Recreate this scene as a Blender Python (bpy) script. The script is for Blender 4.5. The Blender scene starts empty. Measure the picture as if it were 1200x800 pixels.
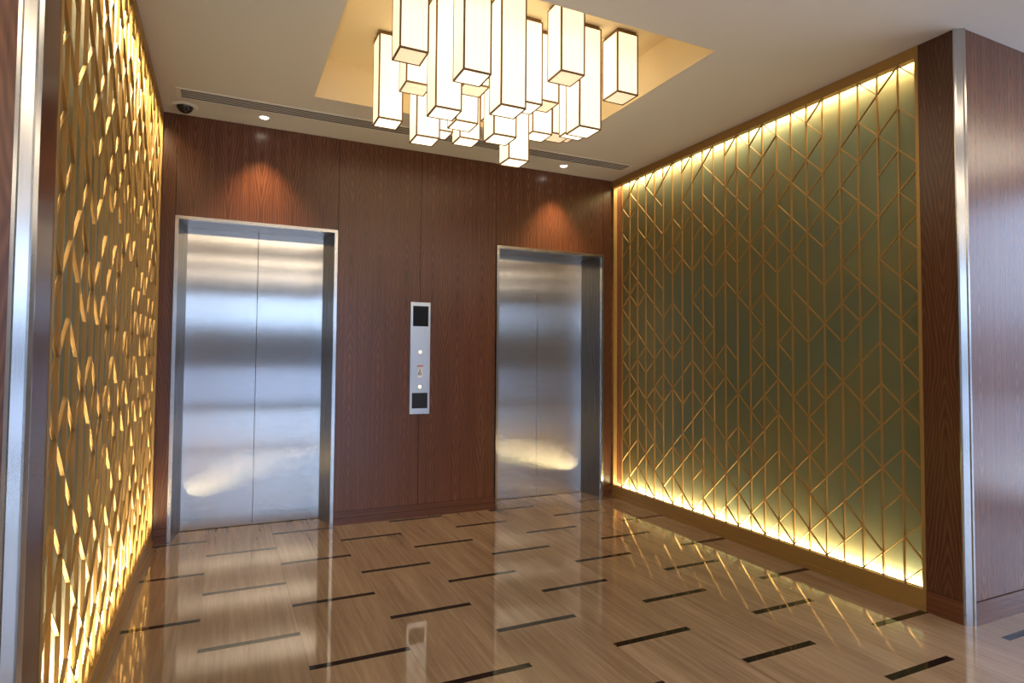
import bpy, bmesh, math, random
from mathutils import Matrix, Vector

S = bpy.context.scene
COL = S.collection
random.seed(4)

# ------------------------------------------------------------------ camera
cd = bpy.data.cameras.new('camera'); cam = bpy.data.objects.new('camera', cd); COL.objects.link(cam)
cd.sensor_width = 36.0; cd.lens = 699.33 / 1200 * 36.0
cd.shift_x = 20.17 / 1200; cd.shift_y = -6.53 / 1200; cd.clip_start = 0.02
R_ = (0.91061042, -0.41317457, 0.00868538); U_ = (-0.02240547, -0.02837288, 0.99934627); F_ = (0.41265804, 0.91020973, 0.03509401)
cam.matrix_world = Matrix(((R_[0], U_[0], -F_[0], 0.60987), (R_[1], U_[1], -F_[1], -4.33128), (R_[2], U_[2], -F_[2], 1.2), (0, 0, 0, 1)))
S.camera = cam

# ------------------------------------------------------------------ world: overcast daylight over a dark skyline and pale paving
w = bpy.data.worlds.new('daylight'); S.world = w; w.use_nodes = True
nt = w.node_tree; nt.nodes.clear()
tc = nt.nodes.new('ShaderNodeTexCoord'); sp = nt.nodes.new('ShaderNodeSeparateXYZ'); cr = nt.nodes.new('ShaderNodeValToRGB')
mr = nt.nodes.new('ShaderNodeMapRange'); bg = nt.nodes.new('ShaderNodeBackground'); wo = nt.nodes.new('ShaderNodeOutputWorld')
nt.links.new(tc.outputs['Generated'], sp.inputs[0]); nt.links.new(sp.outputs['Z'], mr.inputs['Value'])
mr.inputs['From Min'].default_value = -0.2; mr.inputs['From Max'].default_value = 0.3
nt.links.new(mr.outputs[0], cr.inputs[0]); nt.links.new(cr.outputs[0], bg.inputs[0]); nt.links.new(bg.outputs[0], wo.inputs[0])
cr.color_ramp.elements[0].position = 0.0; cr.color_ramp.elements[0].color = (0.85, 1.0, 1.25, 1)
cr.color_ramp.elements[1].position = 1.0; cr.color_ramp.elements[1].color = (0.50, 0.72, 1.08, 1)
for p, c in ((0.10, (0.80, 0.95, 1.2, 1)), (0.18, (0.26, 0.35, 0.54, 1)), (0.35, (0.26, 0.35, 0.54, 1)), (0.38, (0.03, 0.04, 0.06, 1)), (0.475, (0.04, 0.05, 0.07, 1)), (0.50, (0.54, 0.74, 1.08, 1))):
    e = cr.color_ramp.elements.new(p); e.color = c
bg.inputs[1].default_value = 5.3

# ------------------------------------------------------------------ window portals and exposure
H = 2.758; XL = 0.2214; XR = 3.6997; YC = -2.705; YB = -2.733
def portal(name, loc, rot, sx, sy):
    l = bpy.data.lights.new(name, 'AREA'); l.shape = 'RECTANGLE'; l.size = sx; l.size_y = sy; l.cycles.is_portal = True
    o = bpy.data.objects.new(name, l); COL.objects.link(o); o.location = loc; o.rotation_euler = rot
portal('window_portal', (1.0, -9.93, 1.32), (math.radians(90), 0, 0), 6.0, 2.6)
portal('window_portal', (6.52, -4.75, 1.32), (math.radians(90), 0, math.radians(90)), 3.4, 2.6)
S.view_settings.view_transform = 'Standard'; S.view_settings.look = 'None'
S.view_settings.exposure = 0.0; S.view_settings.gamma = 1.0; S.view_settings.use_curve_mapping = False
S.cycles.max_bounces = 10; S.cycles.diffuse_bounces = 5; S.cycles.glossy_bounces = 5
S.cycles.caustics_reflective = True; S.cycles.blur_glossy = 0.5; S.cycles.sample_clamp_indirect = 6
S.cycles.use_denoising = True

# ------------------------------------------------------------------ materials
def mat(name):
    m = bpy.data.materials.new(name); m.use_nodes = True
    return m, m.node_tree, m.node_tree.nodes['Principled BSDF']
def N(t, k, **kw):
    n = t.nodes.new(k)
    for a, b in kw.items(): setattr(n, a, b)
    return n
def simple(name, col, rough=0.5, metal=0.0, **kw):
    m, t, b = mat(name); b.inputs['Base Color'].default_value = (*col, 1); b.inputs['Roughness'].default_value = rough; b.inputs['Metallic'].default_value = metal
    for k, v in kw.items(): b.inputs[k].default_value = v
    return m
def emis(name, col, strength, base=(0.8, 0.8, 0.78)):
    m, t, b = mat(name); b.inputs['Base Color'].default_value = (*base, 1); b.inputs['Roughness'].default_value = 0.6
    b.inputs['Emission Color'].default_value = (*col, 1); b.inputs['Emission Strength'].default_value = strength
    return m
def math_n(t, op, a, b=None, c=None):
    n = N(t, 'ShaderNodeMath', operation=op)
    for i, v in enumerate((a, b, c)):
        if v is None: continue
        if isinstance(v, (int, float)): n.inputs[i].default_value = v
        else: t.links.new(v, n.inputs[i])
    return n.outputs[0]

def wood(name, axis='X', off=0.0, zc=2.1, horizontal=False, leaf=0.205, bright=1.0):
    """crown-cut veneer leaves, book-matched side by side; axis = the horizontal direction of the board"""
    m, t, b = mat(name)
    g = N(t, 'ShaderNodeNewGeometry'); s = N(t, 'ShaderNodeSeparateXYZ'); t.links.new(g.outputs['Position'], s.inputs[0])
    a, z = s.outputs[axis], s.outputs['Z']
    if horizontal: a, z = z, a
    oi = N(t, 'ShaderNodeObjectInfo')
    uu = math_n(t, 'DIVIDE', math_n(t, 'ADD', a, off), leaf)
    fr = math_n(t, 'SUBTRACT', math_n(t, 'FRACT', uu), 0.5)
    u = math_n(t, 'ABSOLUTE', math_n(t, 'MULTIPLY', fr, leaf))
    zz = math_n(t, 'SUBTRACT', z, zc)
    cv = N(t, 'ShaderNodeCombineXYZ'); t.links.new(u, cv.inputs[0]); t.links.new(zz, cv.inputs[2]); t.links.new(math_n(t, 'MULTIPLY', math_n(t, 'FLOOR', uu), 0.13), cv.inputs[1])
    def noise(sx, sz, det=2.0, rough=0.5):
        mp = N(t, 'ShaderNodeMapping'); mp.inputs['Scale'].default_value = (sx, 1.0, sz); t.links.new(cv.outputs[0], mp.inputs[0])
        n = N(t, 'ShaderNodeTexNoise'); n.inputs['Scale'].default_value = 1.0; n.inputs['Detail'].default_value = det; n.inputs['Roughness'].default_value = rough
        t.links.new(mp.outputs[0], n.inputs['Vector']); return n.outputs['Fac']
    # nested arches: hyperbola field A*u^2 against B*z^2
    zm = math_n(t, 'MULTIPLY', math_n(t, 'PINGPONG', zz, 1.5), 2.4)
    zq = math_n(t, 'SQRT', math_n(t, 'ADD', math_n(t, 'MULTIPLY', zm, zm), 0.03))
    uq = math_n(t, 'SQRT', math_n(t, 'ADD', math_n(t, 'MULTIPLY', math_n(t, 'MULTIPLY', u, u), 300.0), 0.02))
    f = math_n(t, 'SUBTRACT', uq, zq)
    f = math_n(t, 'ADD', f, math_n(t, 'MULTIPLY', math_n(t, 'SUBTRACT', noise(12, 1.8), 0.5), 1.0))
    wv = math_n(t, 'ADD', math_n(t, 'MULTIPLY', math_n(t, 'SINE', math_n(t, 'MULTIPLY', f, 24.0)), 0.5), 0.5)
    fine = noise(520, 12, 2, 0.6); mid = noise(90, 1.2, 3, 0.6); tone = noise(4, 0.5, 1)
    v = math_n(t, 'ADD', math_n(t, 'MULTIPLY', wv, 0.0 if horizontal else 0.19), math_n(t, 'MULTIPLY', fine, 0.26))
    v = math_n(t, 'ADD', v, math_n(t, 'MULTIPLY', mid, 0.63 if horizontal else 0.49)); v = math_n(t, 'ADD', v, math_n(t, 'MULTIPLY', tone, 0.10))
    r = N(t, 'ShaderNodeValToRGB'); t.links.new(v, r.inputs[0])
    k = bright * 0.8
    r.color_ramp.elements[0].position = 0.30; r.color_ramp.elements[0].color = (0.082 * k, 0.026 * k, 0.012 * k, 1)
    r.color_ramp.elements[1].position = 0.82; r.color_ramp.elements[1].color = (0.27 * k, 0.110 * k, 0.052 * k, 1)
    e = r.color_ramp.elements.new(0.56); e.color = (0.155 * k, 0.056 * k, 0.026 * k, 1)
    t.links.new(r.outputs[0], b.inputs['Base Color'])
    b.inputs['Roughness'].default_value = 0.27; b.inputs['Specular IOR Level'].default_value = 0.5
    bp = N(t, 'ShaderNodeBump'); bp.inputs['Strength'].default_value = 0.06; bp.inputs['Distance'].default_value = 0.002
    t.links.new(fine, bp.inputs['Height']); t.links.new(bp.outputs[0], b.inputs['Normal'])
    return m

def brushed(name, col, rough, aniso, tangent, metal=1.0, streak_axis=2, amt=0.12):
    m, t, b = mat(name); b.inputs['Metallic'].default_value = metal; b.inputs['Anisotropic'].default_value = aniso
    cx = N(t, 'ShaderNodeCombineXYZ')
    for i in range(3): cx.inputs[i].default_value = tangent[i]
    t.links.new(cx.outputs[0], b.inputs['Tangent'])
    g = N(t, 'ShaderNodeNewGeometry'); mp = N(t, 'ShaderNodeMapping'); sc = [400, 400, 400]; sc[streak_axis] = 3.0
    mp.inputs['Scale'].default_value = sc; t.links.new(g.outputs['Position'], mp.inputs[0])
    n = N(t, 'ShaderNodeTexNoise'); n.inputs['Scale'].default_value = 1.0; n.inputs['Detail'].default_value = 3; t.links.new(mp.outputs[0], n.inputs['Vector'])
    mx = N(t, 'ShaderNodeMapRange'); t.links.new(n.outputs['Fac'], mx.inputs[0]); mx.inputs[3].default_value = rough - amt * 0.5; mx.inputs[4].default_value = rough + amt * 0.5
    t.links.new(mx.outputs[0], b.inputs['Roughness'])
    hs = N(t, 'ShaderNodeMix', data_type='RGBA'); t.links.new(n.outputs['Fac'], hs.inputs[0])
    hs.inputs[6].default_value = (*[c * 0.86 for c in col], 1); hs.inputs[7].default_value = (*[min(1, c * 1.1) for c in col], 1)
    t.links.new(hs.outputs[2], b.inputs['Base Color'])
    return m

def stone(name):
    """vein-cut beige marble, veins along the length of the tiles (Y)"""
    m, t, b = mat(name)
    g = N(t, 'ShaderNodeNewGeometry'); oi = N(t, 'ShaderNodeObjectInfo')
    def noise(sx, sy, det, seed):
        mp = N(t, 'ShaderNodeMapping'); mp.inputs['Scale'].default_value = (sx, sy, 1); mp.inputs['Rotation'].default_value = (0, 0, 0.03)
        ad = N(t, 'ShaderNodeVectorMath', operation='ADD'); cb = N(t, 'ShaderNodeCombineXYZ'); t.links.new(math_n(t, 'MULTIPLY', oi.outputs['Random'], 37.0 + seed), cb.inputs[2])
        t.links.new(g.outputs['Position'], mp.inputs[0]); t.links.new(mp.outputs[0], ad.inputs[0]); t.links.new(cb.outputs[0], ad.inputs[1])
        n = N(t, 'ShaderNodeTexNoise'); n.inputs['Scale'].default_value = 1; n.inputs['Detail'].default_value = det; n.inputs['Roughness'].default_value = 0.6
        t.links.new(ad.outputs[0], n.inputs['Vector']); return n.outputs['Fac']
    v = math_n(t, 'ADD', math_n(t, 'MULTIPLY', noise(60, 2.2, 4, 0), 0.45), math_n(t, 'MULTIPLY', noise(260, 14, 2, 3), 0.16))
    v = math_n(t, 'ADD', v, math_n(t, 'MULTIPLY', noise(7, 0.8, 2, 5), 0.46))
    v = math_n(t, 'ADD', v, math_n(t, 'MULTIPLY', oi.outputs['Random'], 0.05))
    r = N(t, 'ShaderNodeValToRGB'); t.links.new(v, r.inputs[0])
    r.color_ramp.elements[0].position = 0.36; r.color_ramp.elements[0].color = (0.145, 0.094, 0.060, 1)
    r.color_ramp.elements[1].position = 0.76; r.color_ramp.elements[1].color = (0.31, 0.225, 0.155, 1)
    e = r.color_ramp.elements.new(0.56); e.color = (0.22, 0.152, 0.100, 1)
    t.links.new(r.outputs[0], b.inputs['Base Color']); b.inputs['Roughness'].default_value = 0.045; b.inputs['IOR'].default_value = 1.8
    return m

def granite(name):
    m, t, b = mat(name)
    g = N(t, 'ShaderNodeNewGeometry'); n = N(t, 'ShaderNodeTexNoise'); n.inputs['Scale'].default_value = 260; t.links.new(g.outputs['Position'], n.inputs['Vector'])
    r = N(t, 'ShaderNodeValToRGB'); t.links.new(n.outputs['Fac'], r.inputs[0]); r.color_ramp.elements[0].color = (0.004, 0.003, 0.003, 1); r.color_ramp.elements[0].position = 0.55
    r.color_ramp.elements[1].color = (0.045, 0.032, 0.025, 1); r.color_ramp.elements[1].position = 0.75
    t.links.new(r.outputs[0], b.inputs['Base Color']); b.inputs['Roughness'].default_value = 0.05
    return m

def backing(name):
    m, t, b = mat(name)
    g = N(t, 'ShaderNodeNewGeometry'); n = N(t, 'ShaderNodeTexNoise'); n.inputs['Scale'].default_value = 2.2; n.inputs['Detail'].default_value = 3; t.links.new(g.outputs['Position'], n.inputs['Vector'])
    r = N(t, 'ShaderNodeValToRGB'); t.links.new(n.outputs['Fac'], r.inputs[0])
    r.color_ramp.elements[0].position = 0.3; r.color_ramp.elements[0].color = (0.14, 0.18, 0.125, 1); r.color_ramp.elements[1].position = 0.7; r.color_ramp.elements[1].color = (0.21, 0.20, 0.095, 1)
    t.links.new(r.outputs[0], b.inputs['Base Color']); b.inputs['Roughness'].default_value = 0.42; b.inputs['Metallic'].default_value = 0.35
    return m

def paint(name, col):
    m, t, b = mat(name); b.inputs['Base Color'].default_value = (*col, 1); b.inputs['Roughness'].default_value = 0.75
    g = N(t, 'ShaderNodeNewGeometry'); n = N(t, 'ShaderNodeTexNoise'); n.inputs['Scale'].default_value = 180; t.links.new(g.outputs['Position'], n.inputs['Vector'])
    bp = N(t, 'ShaderNodeBump'); bp.inputs['Strength'].default_value = 0.05; bp.inputs['Distance'].default_value = 0.001
    t.links.new(n.outputs['Fac'], bp.inputs['Height']); t.links.new(bp.outputs[0], b.inputs['Normal'])
    return m

M_WOODX = wood('walnut_veneer_back', 'X', off=-0.305, zc=2.15)
M_WOODY = wood('walnut_veneer_side_dimmed', 'Y', off=0.01, zc=1.2, leaf=0.17, bright=0.7)  # pillar veneer: same walnut, its weaker lighting put in as a darker colour
M_WOODF = wood('walnut_veneer_front', 'X', off=0.06, zc=-3.0, leaf=0.31)
M_WOODB = wood('walnut_skirting_x', 'X', horizontal=True, zc=7.0, leaf=0.3)
M_WOODC = wood('walnut_skirting_y', 'Y', horizontal=True, zc=7.0, leaf=0.3)
M_WHITE = paint('ceiling_paint', (0.66, 0.63, 0.61))
M_CREAM = paint('coffer_cream', (0.80, 0.66, 0.42)); M_WALL = paint('lobby_paint', (0.30, 0.24, 0.18))  # coffer lining is a yellower cream than the ceiling
M_DARK = simple('dark_void', (0.02, 0.018, 0.016), 0.8)
M_STONE = stone('vein_cut_marble'); M_GRAN = granite('black_granite')
M_GROUT = simple('grout', (0.16, 0.11, 0.07), 0.7)
M_STEEL = brushed('brushed_steel_door', (0.57, 0.56, 0.55), 0.15, 1.0, (1, 0, 0), streak_axis=0, amt=0.04)
def hairline(m, spread):
    # vertical hairline brushing finer than a pixel: facet normals fan out sideways only
    t = m.node_tree; b = t.nodes['Principled BSDF']; g = N(t, 'ShaderNodeNewGeometry')
    sc = N(t, 'ShaderNodeVectorMath', operation='SCALE'); sc.inputs['Scale'].default_value = 9973.0; t.links.new(g.outputs['Position'], sc.inputs[0])
    wn_ = N(t, 'ShaderNodeTexWhiteNoise', noise_dimensions='3D'); t.links.new(sc.outputs[0], wn_.inputs['Vector'])
    sx = N(t, 'ShaderNodeSeparateXYZ'); t.links.new(wn_.outputs['Color'], sx.inputs[0])
    d = math_n(t, 'MULTIPLY', math_n(t, 'SUBTRACT', math_n(t, 'ADD', sx.outputs[0], sx.outputs[1]), 1.0), spread)
    cb = N(t, 'ShaderNodeCombineXYZ'); t.links.new(d, cb.inputs[0])
    ad = N(t, 'ShaderNodeVectorMath', operation='ADD'); t.links.new(g.outputs['Normal'], ad.inputs[0]); t.links.new(cb.outputs[0], ad.inputs[1])
    nm = N(t, 'ShaderNodeVectorMath', operation='NORMALIZE'); t.links.new(ad.outputs[0], nm.inputs[0]); t.links.new(nm.outputs[0], b.inputs['Normal'])
hairline(M_STEEL, 0.34)
M_STEELF = brushed('satin_steel_frame', (0.52, 0.51, 0.50), 0.20, 0.5, (1, 0.3, 0), streak_axis=2)
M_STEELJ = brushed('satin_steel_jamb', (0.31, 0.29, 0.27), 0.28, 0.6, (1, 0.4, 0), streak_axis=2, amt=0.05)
M_PLATE = brushed('satin_steel_plate', (0.66, 0.67, 0.68), 0.32, 0.6, (1, 0, 0), streak_axis=2)
M_GOLD = brushed('satin_gold', (0.41, 0.245, 0.080), 0.42, 0.0, (0, 0, 1), metal=0.55, streak_axis=2)
M_BACK = backing('sage_metallic_panel')
M_LED = emis('warm_led', (1.0, 0.81, 0.48), 52.0)
M_BRONZE = simple('bronze_lamp_frame', (0.20, 0.12, 0.055), 0.45, 0.4)
M_SHADE = emis('glowing_fabric_shade', (1.0, 0.79, 0.50), 1.10)
M_DIFF = emis('glowing_white_diffuser', (1.0, 0.83, 0.58), 1.7)
M_DIFFB = emis('dim_cream_diffuser', (1.0, 0.74, 0.42), 0.72)
M_SPOT = emis('downlight_lens', (1.0, 0.92, 0.78), 14.0)
M_TRIM = simple('white_trim', (0.72, 0.70, 0.66), 0.5)
M_SLAT = simple('grey_slat', (0.48, 0.45, 0.42), 0.5)
M_SLOT = simple('dark_slot', (0.015, 0.013, 0.012), 0.8)
M_DOME = simple('smoked_dome', (0.006, 0.006, 0.007), 0.06)
M_LENS = simple('camera_lens', (0.04, 0.04, 0.05), 0.12, 0.6)
M_SCR = simple('dark_display_glass', (0.010, 0.014, 0.025), 0.12)
M_BLK = simple('black_reader', (0.003, 0.003, 0.003), 0.35)
M_RING = simple('button_ring', (0.32, 0.30, 0.26), 0.35, 0.8)
M_BTN = emis('lit_button', (1.0, 0.97, 0.88), 0.75)
M_DEC = simple('white_decal', (0.80, 0.82, 0.86), 0.5); M_BLUE = simple('blue_print', (0.08, 0.14, 0.55), 0.5); M_RED = simple('faded_red_print', (0.55, 0.28, 0.27), 0.5)
M_WFRAME = simple('window_frame_metal', (0.10, 0.10, 0.11), 0.4, 0.5)
M_COVE = emis('lobby_cove_light', (1.0, 0.82, 0.58), 5.2)
m, t, b = mat('window_glass'); M_GLASS = m
tr = N(t, 'ShaderNodeBsdfTransparent'); gl = N(t, 'ShaderNodeBsdfGlossy'); gl.inputs['Roughness'].default_value = 0.02; mxs = N(t, 'ShaderNodeMixShader'); mxs.inputs[0].default_value = 0.08
t.links.new(tr.outputs[0], mxs.inputs[1]); t.links.new(gl.outputs[0], mxs.inputs[2]); t.links.new(mxs.outputs[0], t.nodes['Material Output'].inputs[0])

# ------------------------------------------------------------------ helpers
def link_mesh(name, me, parent=None, loc=(0, 0, 0), mats=()):
    o = bpy.data.objects.new(name, me); COL.objects.link(o)
    for mm in mats: me.materials.append(mm)
    if parent is not None:
        o.parent = parent; o.location = Vector(loc) - parent_world(parent)
    else: o.location = loc
    return o
def parent_world(p):
    v = Vector(p.location)
    while p.parent is not None: p = p.parent; v += Vector(p.location)
    return v
def bm_box(bm, x0, x1, y0, y1, z0, z1, mi=0):
    v = [bm.verts.new(p) for p in ((x0, y0, z0), (x1, y0, z0), (x1, y1, z0), (x0, y1, z0), (x0, y0, z1), (x1, y0, z1), (x1, y1, z1), (x0, y1, z1))]
    for f in ((0, 3, 2, 1), (4, 5, 6, 7), (0, 1, 5, 4), (1, 2, 6, 5), (2, 3, 7, 6), (3, 0, 4, 7)):
        bm.faces.new([v[i] for i in f]).material_index = mi
def boxes(name, bl, m, parent=None, bevel=0.0, origin=None):
    """one mesh from a list of boxes given in world coordinates; m may be a list, boxes may carry a material index"""
    xs = [b[0] for b in bl] + [b[1] for b in bl]; ys = [b[2] for b in bl] + [b[3] for b in bl]; zs = [b[4] for b in bl]
    o = origin or ((min(xs) + max(xs)) / 2, (min(ys) + max(ys)) / 2, min(zs))
    bm = bmesh.new()
    for b in bl: bm_box(bm, b[0] - o[0], b[1] - o[0], b[2] - o[1], b[3] - o[1], b[4] - o[2], b[5] - o[2], b[6] if len(b) > 6 else 0)
    if bevel: bmesh.ops.bevel(bm, geom=bm.edges[:], offset=bevel, segments=2, affect='EDGES', profile=0.5)
    me = bpy.data.meshes.new(name); bm.to_mesh(me); bm.free()
    return link_mesh(name, me, parent, o, m if isinstance(m, (list, tuple)) else [m])
def box(name, x0, x1, y0, y1, z0, z1, m, parent=None, bevel=0.0): return boxes(name, [(x0, x1, y0, y1, z0, z1)], m, parent, bevel)
def struct(o): o['kind'] = 'structure'; return o
def thing(name, label, cat, loc, group=None):
    o = bpy.data.objects.new(name, None); COL.objects.link(o); o.location = loc; o.empty_display_size = 0.05
    o['label'] = label; o['category'] = cat
    if group: o['group'] = group
    return o
def prism(name, prof, z0, z1, m, parent=None):
    """vertical prism over a plan outline [(x,y)]"""
    cx = sum(p[0] for p in prof) / len(prof); cy = sum(p[1] for p in prof) / len(prof)
    bm = bmesh.new(); lo = [bm.verts.new((p[0] - cx, p[1] - cy, 0)) for p in prof]; hi = [bm.verts.new((p[0] - cx, p[1] - cy, z1 - z0)) for p in prof]
    n = len(prof)
    for i in range(n): bm.faces.new((lo[i], lo[(i + 1) % n], hi[(i + 1) % n], hi[i]))
    bm.faces.new(lo[::-1]); bm.faces.new(hi); bmesh.ops.recalc_face_normals(bm, faces=bm.faces[:])
    me = bpy.data.meshes.new(name); bm.to_mesh(me); bm.free()
    return link_mesh(name, me, parent, (cx, cy, z0), [m])
def lathe(name, prof, loc, m, parent=None, seg=40, axis='Z', smooth=True):
    """prof [(radius, height)] turned about an axis"""
    bm = bmesh.new(); rings = []
    for r, h in prof:
        if r < 1e-6: rings.append([bm.verts.new((0, 0, h))]); continue
        rings.append([bm.verts.new((r * math.cos(2 * math.pi * i / seg), r * math.sin(2 * math.pi * i / seg), h)) for i in range(seg)])
    for a, b in zip(rings, rings[1:]):
        for i in range(seg):
            j = (i + 1) % seg
            if len(a) == 1: bm.faces.new((a[0], b[i], b[j]))
            elif len(b) == 1: bm.faces.new((a[i], a[j], b[0]))
            else: bm.faces.new((a[i], a[j], b[j], b[i]))
    bmesh.ops.recalc_face_normals(bm, faces=bm.faces[:])
    if axis == 'Y': bmesh.ops.rotate(bm, verts=bm.verts[:], matrix=Matrix.Rotation(math.radians(90), 3, 'X'))   # height -> -Y
    for f in bm.faces: f.smooth = smooth
    me = bpy.data.meshes.new(name); bm.to_mesh(me); bm.free()
    return link_mesh(name, me, parent, loc, [m])

# ------------------------------------------------------------------ floor: slab, marble tiles and granite strips
floor = struct(box('floor', -3.2, 6.8, -10.2, 0.42, -0.12, -0.0205, M_GROUT))
TW, TP, TX0, TH = 0.397, 0.6267, 0.1421, 0.033
def yk(i, k): return (-0.037 if i % 2 == 0 else -0.350) - TP * k
def tile_mesh(name, sx, sy, m):
    bm = bmesh.new(); bm_box(bm, -sx / 2, sx / 2, -sy / 2, sy / 2, -0.02, 0); me = bpy.data.meshes.new(name); bm.to_mesh(me); bm.free(); me.materials.append(m); return me
TM = tile_mesh('floor_tile', TW - 0.0008, TP - TH - 0.0008, M_STONE); SM = tile_mesh('inlay_strip', TW - 0.001, TH, M_GRAN)
TM2 = tile_mesh('floor_tile_cut', TW - 0.0008, 0.27, M_STONE)
def put(name, me, x, y):
    o = bpy.data.objects.new(name, me); COL.objects.link(o); o.parent = floor; o.location = Vector((x, y, 0)) - Vector(floor.location); return o
far_t, far_s = [], []
for i in range(-8, 16):
    xc = TX0 + TW * (i + 0.5)
    for k in range(-1, 16):
        ys = yk(i, k); yt = ys - TP / 2                      # strip centre, then the tile on its near side
        near = -1 <= i <= 11 and ys > -3.4
        if ys < 0.30:
            if near: put('inlay_strip', SM, xc, ys)
            elif ys > -10.1: far_s.append((xc - TW / 2 + .0005, xc + TW / 2 - .0005, ys - TH / 2, ys + TH / 2, -0.02, 0))
        y0, y1 = yt - (TP - TH) / 2 + .0004, min(0.34, yt + (TP - TH) / 2 - .0004)
        if y0 > 0.25: continue
        if near and y1 < 0.33: put('floor_tile', TM, xc, yt)
        elif near: box('floor_tile', xc - TW / 2 + .0004, xc + TW / 2 - .0004, y0, y1, -0.02, 0, M_STONE, floor)
        elif y0 > -10.15: far_t.append((xc - TW / 2 + .0004, xc + TW / 2 - .0004, y0, y1, -0.02, 0))
o = boxes('lobby_floor_tiles', far_t, M_STONE, floor); o['kind'] = 'stuff'
o = boxes('lobby_inlay_strips', far_s, M_GRAN, floor); o['kind'] = 'stuff'

# ------------------------------------------------------------------ ceiling with the recessed coffer
CX0, CX1, CY0, CY1, CH = 1.0685, 2.8443, -2.0831, -0.645, 0.245
ceil = struct(boxes('ceiling', [(-3.2, CX0, -10.2, 0.42, H, H + .34), (CX1, 6.8, -10.2, 0.42, H, H + .34), (CX0, CX1, -10.2, CY0, H, H + .34), (CX0, CX1, CY1, 0.42, H, H + .34),
    (CX0, CX1, CY0, CY1, H + CH + .01, H + .34)], M_WHITE))
boxes('coffer_lining', [(CX0, CX0 + .004, CY0, CY1, H + .0, H + CH), (CX1 - .004, CX1, CY0, CY1, H + .0, H + CH), (CX0 + .004, CX1 - .004, CY0, CY0 + .004, H + .0, H + CH), (CX0 + .004, CX1 - .004, CY1 - .004, CY1, H + .0, H + CH),
    (CX0, CX1, CY0, CY1, H + CH, H + CH + .009)], M_CREAM, ceil)

# ------------------------------------------------------------------ back wall: core and veneer panels round the two lift openings
E1 = (0.3053, 1.3331); E2 = (2.5837, 3.6069); EH = 2.095
core = [(-0.05, E1[0], 0.02, 0.34, 0, H), (E1[0], E1[1], 0.02, 0.34, EH + .06, H), (E1[1], E2[0], 0.02, 0.34, 0, H), (E2[0], E2[1], 0.02, 0.34, EH + .06, H), (E2[1], 3.97, 0.02, 0.34, 0, H), (-.05, 3.97, .34, .42, 0, H)]
wall_back = struct(boxes('wall_back', core, M_DARK))
g_ = 0.0015
for (a, b_, z0) in ((XL + .001, E1[0], 0), (E1[0], E1[1] + .003, EH + .001), (E1[1] + .003, 1.951, 0), (1.951, E2[0] - .005, 0), (E2[0] - .005, E2[1], EH + .001), (E2[1], XR - .001, 0)):
    box('wood_panel', a + g_, b_ - g_, 0, 0.018, z0 if z0 else 0.098, H - .001, M_WOODX, wall_back)
for (a, b_) in ((XL + .001, E1[0]), (E1[1] + .001, E2[0] - .001), (E2[1], XR - .001)):
    s = struct(box('baseboard_back', a, b_, -0.006, 0.018, 0, 0.052, M_WOODB, None)); 
    box('upper_board', a, b_, -0.003, 0.018, 0.0535, 0.0965, M_WOODB, s)

# ------------------------------------------------------------------ side walls: veneer pillar, steel corner, wall turning out into the lobby
for side, X, sg in (('left', XL, -1), ('right', XR, 1)):
    def bx(a, b_): return (min(X + sg * a, X + sg * b_), max(X + sg * a, X + sg * b_))
    far = -3.1 if side == 'left' else 6.6
    xs = sorted((X + sg * 0.06, far))
    # structural core behind panels
    wl = struct(boxes('wall_' + side, [(*bx(.13, .25), -2.549, 0.02, 0, H), (*bx(.02, .25), YC + .02, -2.549, 0, H), (xs[0], xs[1], YB + .018, YC + .03 if False else -2.60, 0, H)], M_DARK))
    box('wood_panel', *bx(0, .018), YC, -2.550, 0.105, H - .001, M_WOODY, wl)
    box('niche_end_panel', *bx(.035, .125), -0.020, 0.0, 0.0, H - .001, M_WOODX, wl)
    # lobby-facing veneer panels
    xo = X + sg * 0.036
    edges = [xo] + [xo + sg * d for d in (0.62, 1.24, 1.86, 2.48, 3.10, 3.72, 4.34, 4.96) if d < abs(far - xo)] + [far]
    for a, b_ in zip(edges, edges[1:]):
        a, b_ = sorted((a, b_)); box('wood_panel', a + .0015, b_ - .0015, YB, YB + .017, 0.107, H - .001, M_WOODF, wl)
    s = struct(boxes('baseboard_' + side, [(*bx(-.004, .018), YC, -2.550, 0, 0.103)], M_WOODC))
    s2 = struct(boxes('baseboard_' + side, [(*sorted((xo + sg * .001, far)), YB - .006, YB + .016, 0, 0.104)], M_WOODB))
    # folded steel corner: two small lips and a chamfer
    pf = [(0, YC - .001), (-.003, YC - .001), (-.003, YC - .007), (.006, YC - .013), (.010, YC - .012), (.030, YB - .002), (.036, YB - .007), (.040, YB - .007), (.040, YB - .001), (.036, YB + .01), (.018, YC + .01)]
    pf = [(.0, YC - .0005), (-.004, YC - .0005), (-.004, YC - .006), (.004, YC - .010), (.007, YC - .006), (.028, YB + .004), (.030, YB - .002), (.036, YB - .006), (.036 - .0005, YB + .012), (.020, YC + .012), (.0, YC + .012 - .0125)]
    pts = [(X + sg * a, b_) for a, b_ in pf[:-1]]
    tr_ = struct(prism('trim_' + ('1' if side == 'left' else '2'), pts, 0, H, M_STEELF))

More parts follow.
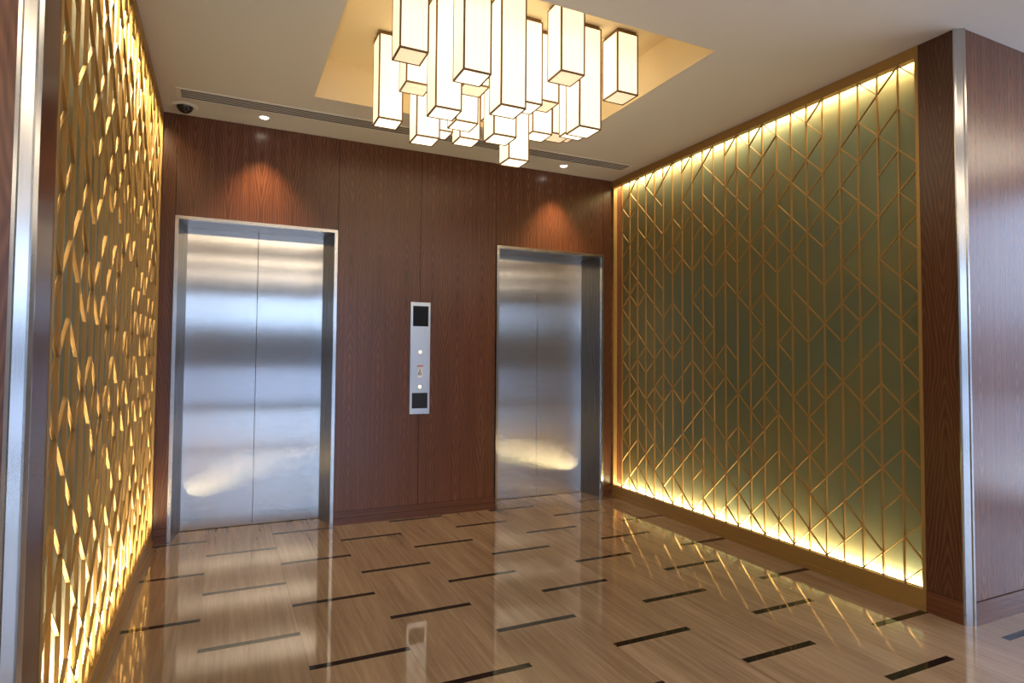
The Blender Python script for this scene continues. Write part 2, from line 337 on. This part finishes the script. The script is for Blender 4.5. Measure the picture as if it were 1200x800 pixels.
# ------------------------------------------------------------------ lattice screens
BITS = ['x.x.xxxxxxxxxxxxxx.x.xx.', 'xxxxxxxxxxxx.x..xxx.xx.x', 'x..xxx.xx.xxxxx.x.xxx.xx', 'xx.x.xxx.xxxx.xxxxxxxxxx', '.xxxxxxxxxxx.xxxx..x..xx', 'xxxx.xx..xxxx..x..x.xxx.',
'..x..x.xxx...xx...xx.xxx', 'xxx..xx.xxxx.xxxxxxxxx.x', 'xxxxxxxxx.xxxx..xxx..xx.', 'x..xxx..xx..xxxx...xxxx.', 'xxx....x.x.xxx..xxxxx.x.', 'x..xxxxx.x...xxxxxx.xxx.',
'xxxxxx.x.x...x.x...x.x.x', 'x.xx..x.xxx...x.xxx...x.', 'xx.xxx....xxxxx....xxxx.', 'xx.x..xxxx........x.xxx.', 'x.x.xxxxxxxxxxxxxx.x.xx.', 'xxxxxxxxxxxx.x..xxx.xx.x',
'x..xxx.xx.xxxxx.x.xxx.xx', 'xx.x.xxx.xxxx.xxxxxxxxxx', '.xxxxxxxxxxx.xxxx..x..xx', 'xxxx.xx..xxxx..x..x.xxx.', '..x..x.xxx...xx...xx.xxx', 'xxx..xx.xxxx.xxxxxxxxx.x']
LY, LG, LZ, LH = -2.448, 0.10495, 0.110, 0.1079
FZ0, FZ1 = 0.100, 2.700
BW, BD = 0.0065, 0.0110
def diag_mesh(name, gap, rise, th=0.0072, d=BD - .0008):
    """slanted lath between two uprights, ends cut vertical; runs +Y from the origin, rising by 'rise'"""
    bm = bmesh.new(); vs = []
    for x in (0, d):
        vs.append([bm.verts.new(p) for p in ((x, 0, -th / 2), (x, gap, rise - th / 2), (x, gap, rise + th / 2), (x, 0, th / 2))])
    a, b = vs
    for f in ((a[0], a[1], a[2], a[3]), (b[3], b[2], b[1], b[0]), (a[0], b[0], b[1], a[1]), (a[3], a[2], b[2], b[3]), (a[0], a[3], b[3], b[0]), (a[1], b[1], b[2], a[2])): bm.faces.new(f)
    bmesh.ops.recalc_face_normals(bm, faces=bm.faces[:])
    me = bpy.data.meshes.new(name); bm.to_mesh(me); bm.free(); me.materials.append(M_GOLD); return me
gapw = LG - BW; rise = LH * gapw / LG
UP = diag_mesh('slanted_bar', gapw, rise); DN = diag_mesh('slanted_bar', gapw, -rise)
gc = (LY - BW / 2) + 2.533; rc = LH * gc / LG
CUP = diag_mesh('slanted_bar', gc, rc); CDN = diag_mesh('slanted_bar', gc, -rc)
for side, X, sg in (('left', XL, -1), ('right', XR, 1)):
    def bx(a, b_): return (min(X + sg * a, X + sg * b_), max(X + sg * a, X + sg * b_))
    root = thing('lattice_screen', 'gold lattice screen over sage panel on the %s wall, %s' % (side, 'seen almost edge-on' if side == 'left' else 'seen broadly'), 'screen', (X, -1.29, 0))
    box('backing_panel', *bx(.100, .112), -2.545, -0.022, 0.0, H - .002, M_BACK, root)
    box('top_rail', *bx(-.002, .040), -2.549, -0.001, FZ1, H - .001, M_GOLD, root)
    boxes('bottom_rail', [(*bx(-.002, .040), -2.549, -0.001, 0.030, FZ0), (*bx(-.009, .040), -2.549, -0.001, 0.0, 0.0295)], M_GOLD, root)
    box('side_stile', *bx(-.002, .040), -2.549, -2.533, FZ0, FZ1, M_GOLD, root)
    box('side_stile', *bx(-.002, .034), -0.026, -0.001, FZ0, FZ1, M_GOLD, root)
    box('led_strip', *bx(.046, .096), -2.53, -0.03, 0.0805, 0.086, M_LED, root)
    box('led_strip', *bx(.046, .096), -2.53, -0.03, 2.734, 2.7395, M_LED, root)
    box('niche_shelf', *bx(.040, .0999), -2.545, -0.022, 0.066, 0.080, M_GOLD, root)
    box('niche_shelf', *bx(.040, .0999), -2.545, -0.022, 2.740, 2.754, M_GOLD, root)
    bm = bmesh.new(); bm_box(bm, 0, BD * sg, -BW / 2, BW / 2, 0, FZ1 - FZ0); bmesh.ops.recalc_face_normals(bm, faces=bm.faces[:]); vb = bpy.data.meshes.new('upright_bar'); bm.to_mesh(vb); bm.free(); vb.materials.append(M_GOLD)
    for j in range(0, 23):
        o = bpy.data.objects.new('upright_bar', vb); COL.objects.link(o); o.parent = root; o.location = Vector((X, LY + LG * j, FZ0)) - Vector(root.location)
    cnt = 0; rest = []
    for j in range(-1, 22):
        for k in range(24):
            if BITS[k][j + 1] != 'x': continue
            up = (k % 2 == j % 2)
            y0 = LY + LG * j + BW / 2
            zs, ze = (k, k + 1) if up else (k + 1, k)
            z = LZ + LH * zs
            zoff = (LH - rise) / 2 * (1 if up else -1)
            if j == -1:
                me = CUP if up else CDN; y0 = -2.533; z = LZ + LH * ze - (rc + (LH - rise) / 2) * (1 if up else -1) ; zoff = 0
            else: me = UP if up else DN
            zz_ = z + zoff
            rz = (rc if up else -rc) if j == -1 else (rise if up else -rise)
            if zz_ - .0036 < FZ0 or zz_ + rz - .0036 < FZ0 or max(zz_, zz_ + rz) + .0036 > FZ1 + .001: 
                zz_ = min(max(zz_, FZ0 + .0037 - min(0, rz)), FZ1 - .0037 - max(0, rz))
            if cnt < 300:
                o = bpy.data.objects.new('slanted_bar', me); COL.objects.link(o); o.parent = root
                o.location = Vector((X + (sg * .0004 if sg > 0 else -BD + .0004), y0, zz_)) - Vector(root.location)
            else: rest.append((y0, zz_, rz))
            cnt += 1
    if rest:
        bm = bmesh.new(); xa = 0.0004 if sg > 0 else -BD + .0004; xb = xa + BD - .0008
        for y0, z, rz in rest:
            y0 -= root.location.y; vs = [[bm.verts.new(p) for p in ((x, y0, z - .0036), (x, y0 + gapw, z + rz - .0036), (x, y0 + gapw, z + rz + .0036), (x, y0, z + .0036))] for x in (xa, xb)]
            a, b = vs
            for f in ((a[0], a[1], a[2], a[3]), (b[3], b[2], b[1], b[0]), (a[0], b[0], b[1], a[1]), (a[3], a[2], b[2], b[3]), (a[0], a[3], b[3], b[0]), (a[1], b[1], b[2], a[2])): bm.faces.new(f)
        bmesh.ops.recalc_face_normals(bm, faces=bm.faces[:]); me = bpy.data.meshes.new('slanted_bars'); bm.to_mesh(me); bm.free()
        o = link_mesh('slanted_bars', me, root, (X, root.location.y, 0), [M_GOLD]); o['kind'] = 'stuff'

# ------------------------------------------------------------------ lifts
def lift(x0, x1, label):
    root = thing('elevator', label, 'elevator', ((x0 + x1) / 2, 0.0, 0))
    fw = 0.021; D = 0.2505; dl, dr = x0 + .060, x1 - .062; zt = EH - fw
    # face frame: returns proud of the veneer by a centimetre
    prism('frame_side', [(x0, .019), (x0, -.010), (x0 + fw, -.010), (x0 + fw, .019)], 0, EH, M_STEELF, root)
    prism('frame_side', [(x1 - fw, .019), (x1 - fw, -.010), (x1, -.010), (x1, .019)], 0, EH, M_STEELF, root)
    box('frame_head', x0 + fw, x1 - fw, -.010, .019, EH - fw, EH, M_STEELF, root)
    # splayed jambs and soffit
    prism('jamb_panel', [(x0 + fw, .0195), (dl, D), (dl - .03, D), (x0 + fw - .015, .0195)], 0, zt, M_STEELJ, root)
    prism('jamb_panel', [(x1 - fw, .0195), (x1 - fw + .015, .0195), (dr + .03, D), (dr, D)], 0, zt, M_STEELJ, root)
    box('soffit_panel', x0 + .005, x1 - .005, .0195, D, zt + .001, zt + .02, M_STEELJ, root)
    mid = (dl + dr) / 2
    box('door_leaf', dl - .028, mid - .0012, D + .001, D + .035, .004, zt + .02, M_STEEL, root, .0008)
    box('door_leaf', mid + .0012, dr + .028, D + .001, D + .035, .004, zt + .02, M_STEEL, root, .0008)
    box('sill', dl - .028, dr + .028, D + .001, D + .06, 0.0, .0035, M_DARK, root)
    return root
lift(*E1, 'brushed steel lift doors on the left, under the left downlight, nearest the camera dome')
lift(*E2, 'brushed steel lift doors on the right, between call panel and right lattice screen')

# ------------------------------------------------------------------ call panel
cp = thing('call_panel', 'tall steel lift call panel with two round buttons on the wood wall', 'call panel', (1.954, 0, .767))
box('face_plate', 1.8765, 2.0315, -.010, -.0003, .767, 1.606, M_PLATE, cp, .001)
box('display', 1.895, 2.015, -.0125, -.0103, 1.425, 1.578, M_SCR, cp)
box('card_reader', 1.894, 2.015, -.013, -.0103, .810, .925, M_BLK, cp)
for zc in (1.231, .971):
    r_ = lathe('button', [(0, .005), (.0135, .005), (.0150, .0035), (.0150, 0)], (1.953, -.0103, zc), M_BTN, cp, 32, 'Y')
    lathe('button_ring', [(.0155, 0), (.0155, .004), (.0185, .004), (.0195, 0)], (1.953, -.0103, zc), M_RING, r_, 32, 'Y')
sign = box('pictogram', 1.935, 1.973, -.0112, -.0103, 1.040, 1.108, M_DEC, cp)
# wheelchair-like figure in blue: head, back, seat, leg and a wheel arc
bm = bmesh.new()
def quad(pts):
    v = [bm.verts.new((p[0], 0, p[1])) for p in pts]; bm.faces.new(v)
quad([(-.002, .012), (.006, .012), (.006, .021), (-.002, .021)]); quad([(-.004, -.004), (.002, -.004), (.003, .011), (-.002, .011)]); quad([(.001, -.005), (.010, -.005), (.010, -.001), (.001, -.001)]); quad([(.008, -.013), (.013, -.013), (.010, -.003), (.006, -.003)])
for i in range(14):
    a0, a1 = math.radians(100 + i * 17), math.radians(100 + (i + 1) * 17)
    quad([(-.001 + .008 * math.cos(a0), -.007 + .008 * math.sin(a0)), (-.001 + .008 * math.cos(a1), -.007 + .008 * math.sin(a1)), (-.001 + .012 * math.cos(a1), -.007 + .012 * math.sin(a1)), (-.001 + .012 * math.cos(a0), -.007 + .012 * math.sin(a0))])
bmesh.ops.solidify(bm, geom=bm.faces[:], thickness=.0004)
me = bpy.data.meshes.new('symbol'); bm.to_mesh(me); bm.free(); link_mesh('symbol', me, sign, (1.954, -.0114, 1.076), [M_BLUE])
box('caption_strip', 1.930, 1.979, -.0110, -.0103, 1.119, 1.133, M_RED, cp)

# ------------------------------------------------------------------ ceiling fittings on the lift wall side
v = thing('ceiling_vent', 'long white slot air vent with dark slats in the ceiling above the lifts', 'vent', (1.96, -.356, H - .004))
boxes('vent_frame', [(.318, 3.600, -.436, -.419, H - .005, H - .0002), (.318, 3.600, -.296, -.279, H - .005, H - .0002), (.318, .343, -.419, -.296, H - .005, H - .0002), (3.578, 3.600, -.419, -.296, H - .005, H - .0002)], M_TRIM, v)
box('vent_back', .343, 3.578, -.419, -.296, H - .0012, H - .0002, M_SLOT, v)
for q in range(4):
    yc = -.419 + .123 * (q + 1) / 5
    box('vent_slat', .343, 3.578, yc - .0042, yc + .0042, H - .0045, H - .0013, M_SLAT, v)
for X0, lab in ((.816, 'left lift'), (3.096, 'right lift')):
    d = thing('recessed_downlight', 'small round white ceiling downlight above the ' + lab, 'downlight', (X0, -.178, H), 'downlights over the lifts')
    lathe('trim_ring', [(.027, -.001), (.030, -.0045), (.039, -.003), (.041, -.0002)], (X0, -.178, H), M_TRIM, d, 36)
    lathe('lens', [(0, -.0016), (.0268, -.0016), (.0268, -.0004)], (X0, -.178, H), M_SPOT, d, 36)
    l = bpy.data.lights.new('downlight_beam', 'SPOT'); l.energy = 90; l.color = (1, .66, .36); l.spot_size = math.radians(78); l.spot_blend = 1.0; l.shadow_soft_size = .012
    lo = bpy.data.objects.new('downlight_beam', l); COL.objects.link(lo); lo.location = (X0, -.178, H - .014)
cm = thing('dome_camera', 'dark domed security camera in a pale ring on the ceiling', 'security camera', (.352, -.158, H))
lathe('base_ring', [(.048, -.001), (.050, -.010), (.060, -.012), (.074, -.004), (.076, -.0002)], (.352, -.158, H), M_TRIM, cm, 48)
dm = lathe('dome', [(.048, -.0005)] + [(.047 * math.cos(a), -.006 - .040 * math.sin(a)) for a in [math.radians(x) for x in range(0, 90, 9)]] + [(0, -.046)], (.352, -.158, H), M_DOME, cm, 48)
lathe('lens', [(0, -.048), (.010, -.0485), (.013, -.046), (.013, -.040)], (.356, -.166, H + .001), M_LENS, dm, 24)

# ------------------------------------------------------------------ box pendants in the coffer
LW = 0.14
LAMPS = [ # near-left corner x, y, bottom z, bright underside?, label
(1.304, -1.726, 2.602, 0, 'short box pendant with cream underside, leftmost of the front row'),
(1.351, -1.121, 2.507, 1, 'tall box pendant at the far left of the cluster, standing clear of the others'),
(1.433, -1.379, 2.616, 0, 'short box pendant with cream underside behind the front left pendant'),
(1.552, -1.175, 2.423, 1, 'low box pendant just right of the leftmost tall pendant, over the ceiling vent'),
(1.519, -1.601, 2.415, 1, 'long bright box pendant between the two left front pendants'),
(1.564, -1.858, 2.496, 1, 'frontmost wide box pendant, cut by the top of the picture, left of centre'),
(1.700, -1.530, 2.600, 0, 'box pendant mostly hidden behind the frontmost pendant, cream underside showing'),
(1.765, -1.224, 2.527, 1, 'box pendant behind the long bright pendant, left of centre'),
(1.915, -0.896, 2.564, 1, 'small-looking far box pendant below the left of centre, ending over the vent'),
(1.803, -1.745, 2.422, 1, 'largest-looking long box pendant at the centre of the cluster'),
(1.905, -1.435, 2.399, 1, 'box pendant showing just below the central long pendant'),
(2.147, -1.120, 2.397, 1, 'lowest box pendant, hanging down in front of the wood wall'),
(1.971, -1.235, 2.600, 1, 'narrow sliver of a box pendant behind and left of the central one'),
(1.984, -1.583, 2.538, 1, 'box pendant peeking out right of the central long pendant'),
(2.134, -1.500, 2.607, 0, 'box pendant with cream underside, second right of the central pendant'),
(2.292, -1.151, 2.574, 1, 'box pendant low behind the right half of the cluster, upper right of the lowest one'),
(2.094, -1.822, 2.616, 0, 'short front box pendant with cream underside, right of centre'),
(2.304, -1.660, 2.431, 1, 'long box pendant at the lower right of the cluster'),
(2.383, -1.450, 2.500, 1, 'slim-looking box pendant directly behind the long lower right pendant'),
(2.445, -1.125, 2.600, 0, 'far box pendant with cream underside behind the right half'),
(2.627, -0.917, 2.700, 0, 'farthest right box pendant, only a scrap of underside showing'),
(2.521, -1.697, 2.646, 0, 'rightmost box pendant, set apart against the coffer edge'),
(1.710, -0.960, 2.560, 1, 'far box pendant almost hidden behind the left middle of the cluster'),
]
ZT = H + CH
for (x, y, z, br, lab) in LAMPS:
    p = thing('pendant_lamp', lab, 'lamp', (x + LW / 2, y + LW / 2, z), 'box pendants clustered in the ceiling recess')
    x1, y1 = x + LW, y + LW; e = .0080; zt = ZT - .016
    fr = [(a, a + e, c_, c_ + e, z, zt) for a in (x, x1 - e) for c_ in (y, y1 - e)]
    for zz_ in (z, zt - e):
        fr += [(x + e, x1 - e, y, y + e, zz_, zz_ + e), (x + e, x1 - e, y1 - e, y1, zz_, zz_ + e), (x, x + e, y + e, y1 - e, zz_, zz_ + e), (x1 - e, x1, y + e, y1 - e, zz_, zz_ + e)]
    boxes('lamp_frame', fr, M_BRONZE, p)
    i_ = .0016; th = .002
    boxes('lamp_shade', [(x + e, x1 - e, y + i_, y + i_ + th, z + e, zt - e), (x + e, x1 - e, y1 - i_ - th, y1 - i_, z + e, zt - e),
                         (x + i_, x + i_ + th, y + e, y1 - e, z + e, zt - e), (x1 - i_ - th, x1 - i_, y + e, y1 - e, z + e, zt - e)], M_SHADE, p)
    box('lamp_diffuser', x + e, x1 - e, y + e, y1 - e, z + .002, z + .004, M_DIFF if br else M_DIFFB, p)
    box('mounting_cap', x + .008, x1 - .008, y + .008, y1 - .008, zt - .004, ZT - .0002, M_BRONZE, p)

# ------------------------------------------------------------------ the lobby behind the camera
struct(box('wall_lobby_left', -3.2, -3.1, -10.2, YB + .1, 0, H, M_WALL))
struct(boxes('wall_lobby_front', [(-3.1, -2.0, -10.1, -10.0, 0, H), (4.0, 6.7, -10.1, -10.0, 0, H), (-2.0, 4.0, -10.1, -10.0, 2.62, H)], M_WALL))
struct(boxes('wall_lobby_right', [(6.6, 6.7, -10.0, -6.45, 0, H), (6.6, 6.7, -3.05, YB + .1, 0, H), (6.6, 6.7, -6.45, -3.05, 2.62, H)], M_WALL))
wn = 0
def window(axis, c, a0, a1):
    global wn; wn += 1
    mk = (lambda u0, u1, d0, d1, z0, z1: (u0, u1, c + d0, c + d1, z0, z1)) if axis == 'X' else (lambda u0, u1, d0, d1, z0, z1: (c + d0, c + d1, u0, u1, z0, z1))
    f = struct(boxes('window_%d' % wn, [mk(a0, a0 + .05, -.04, .04, 0, 2.62), mk(a1 - .05, a1, -.04, .04, 0, 2.62), mk(a0 + .05, a1 - .05, -.04, .04, 0, .08), mk(a0 + .05, a1 - .05, -.04, .04, 2.56, 2.62), mk(a0 + .05, a1 - .05, -.03, .03, .92, 1.0)], M_WFRAME))
    boxes('window_pane', [mk(a0 + .05, a1 - .05, -.004, .004, .08, .92), mk(a0 + .05, a1 - .05, -.004, .004, 1.0, 2.56)], M_GLASS, f)
for q in range(4): window('X', -10.05, -2.0 + 1.5 * q, -2.0 + 1.5 * (q + 1))
for q in range(2): window('Y', 6.65, -6.45 + 1.70 * q, -6.45 + 1.70 * (q + 1))
for q, yc in enumerate((-3.75, -5.7, -7.6)):
    for xa in (-2.3, 0.65, 3.6):
        lp = thing('ceiling_light', 'warm linear lobby ceiling light, %s in the %s row from the lifts' % (('left', 'middle', 'right-hand')[int(round((xa + 2.3) / 2.95))], ('first', 'second', 'third')[q]), 'ceiling light', (xa + 1.35, yc, H - .02), 'lobby ceiling lights')
        box('diffuser', xa, xa + 2.7, yc - .30, yc + .30, H - .012, H - .002, M_COVE, lp)
        boxes('light_frame', [(xa - .02, xa, yc - .32, yc + .32, H - .02, H - .0005), (xa + 2.7, xa + 2.72, yc - .32, yc + .32, H - .02, H - .0005), (xa, xa + 2.7, yc - .32, yc - .30, H - .02, H - .0005), (xa, xa + 2.7, yc + .30, yc + .32, H - .02, H - .0005)], M_TRIM, lp)
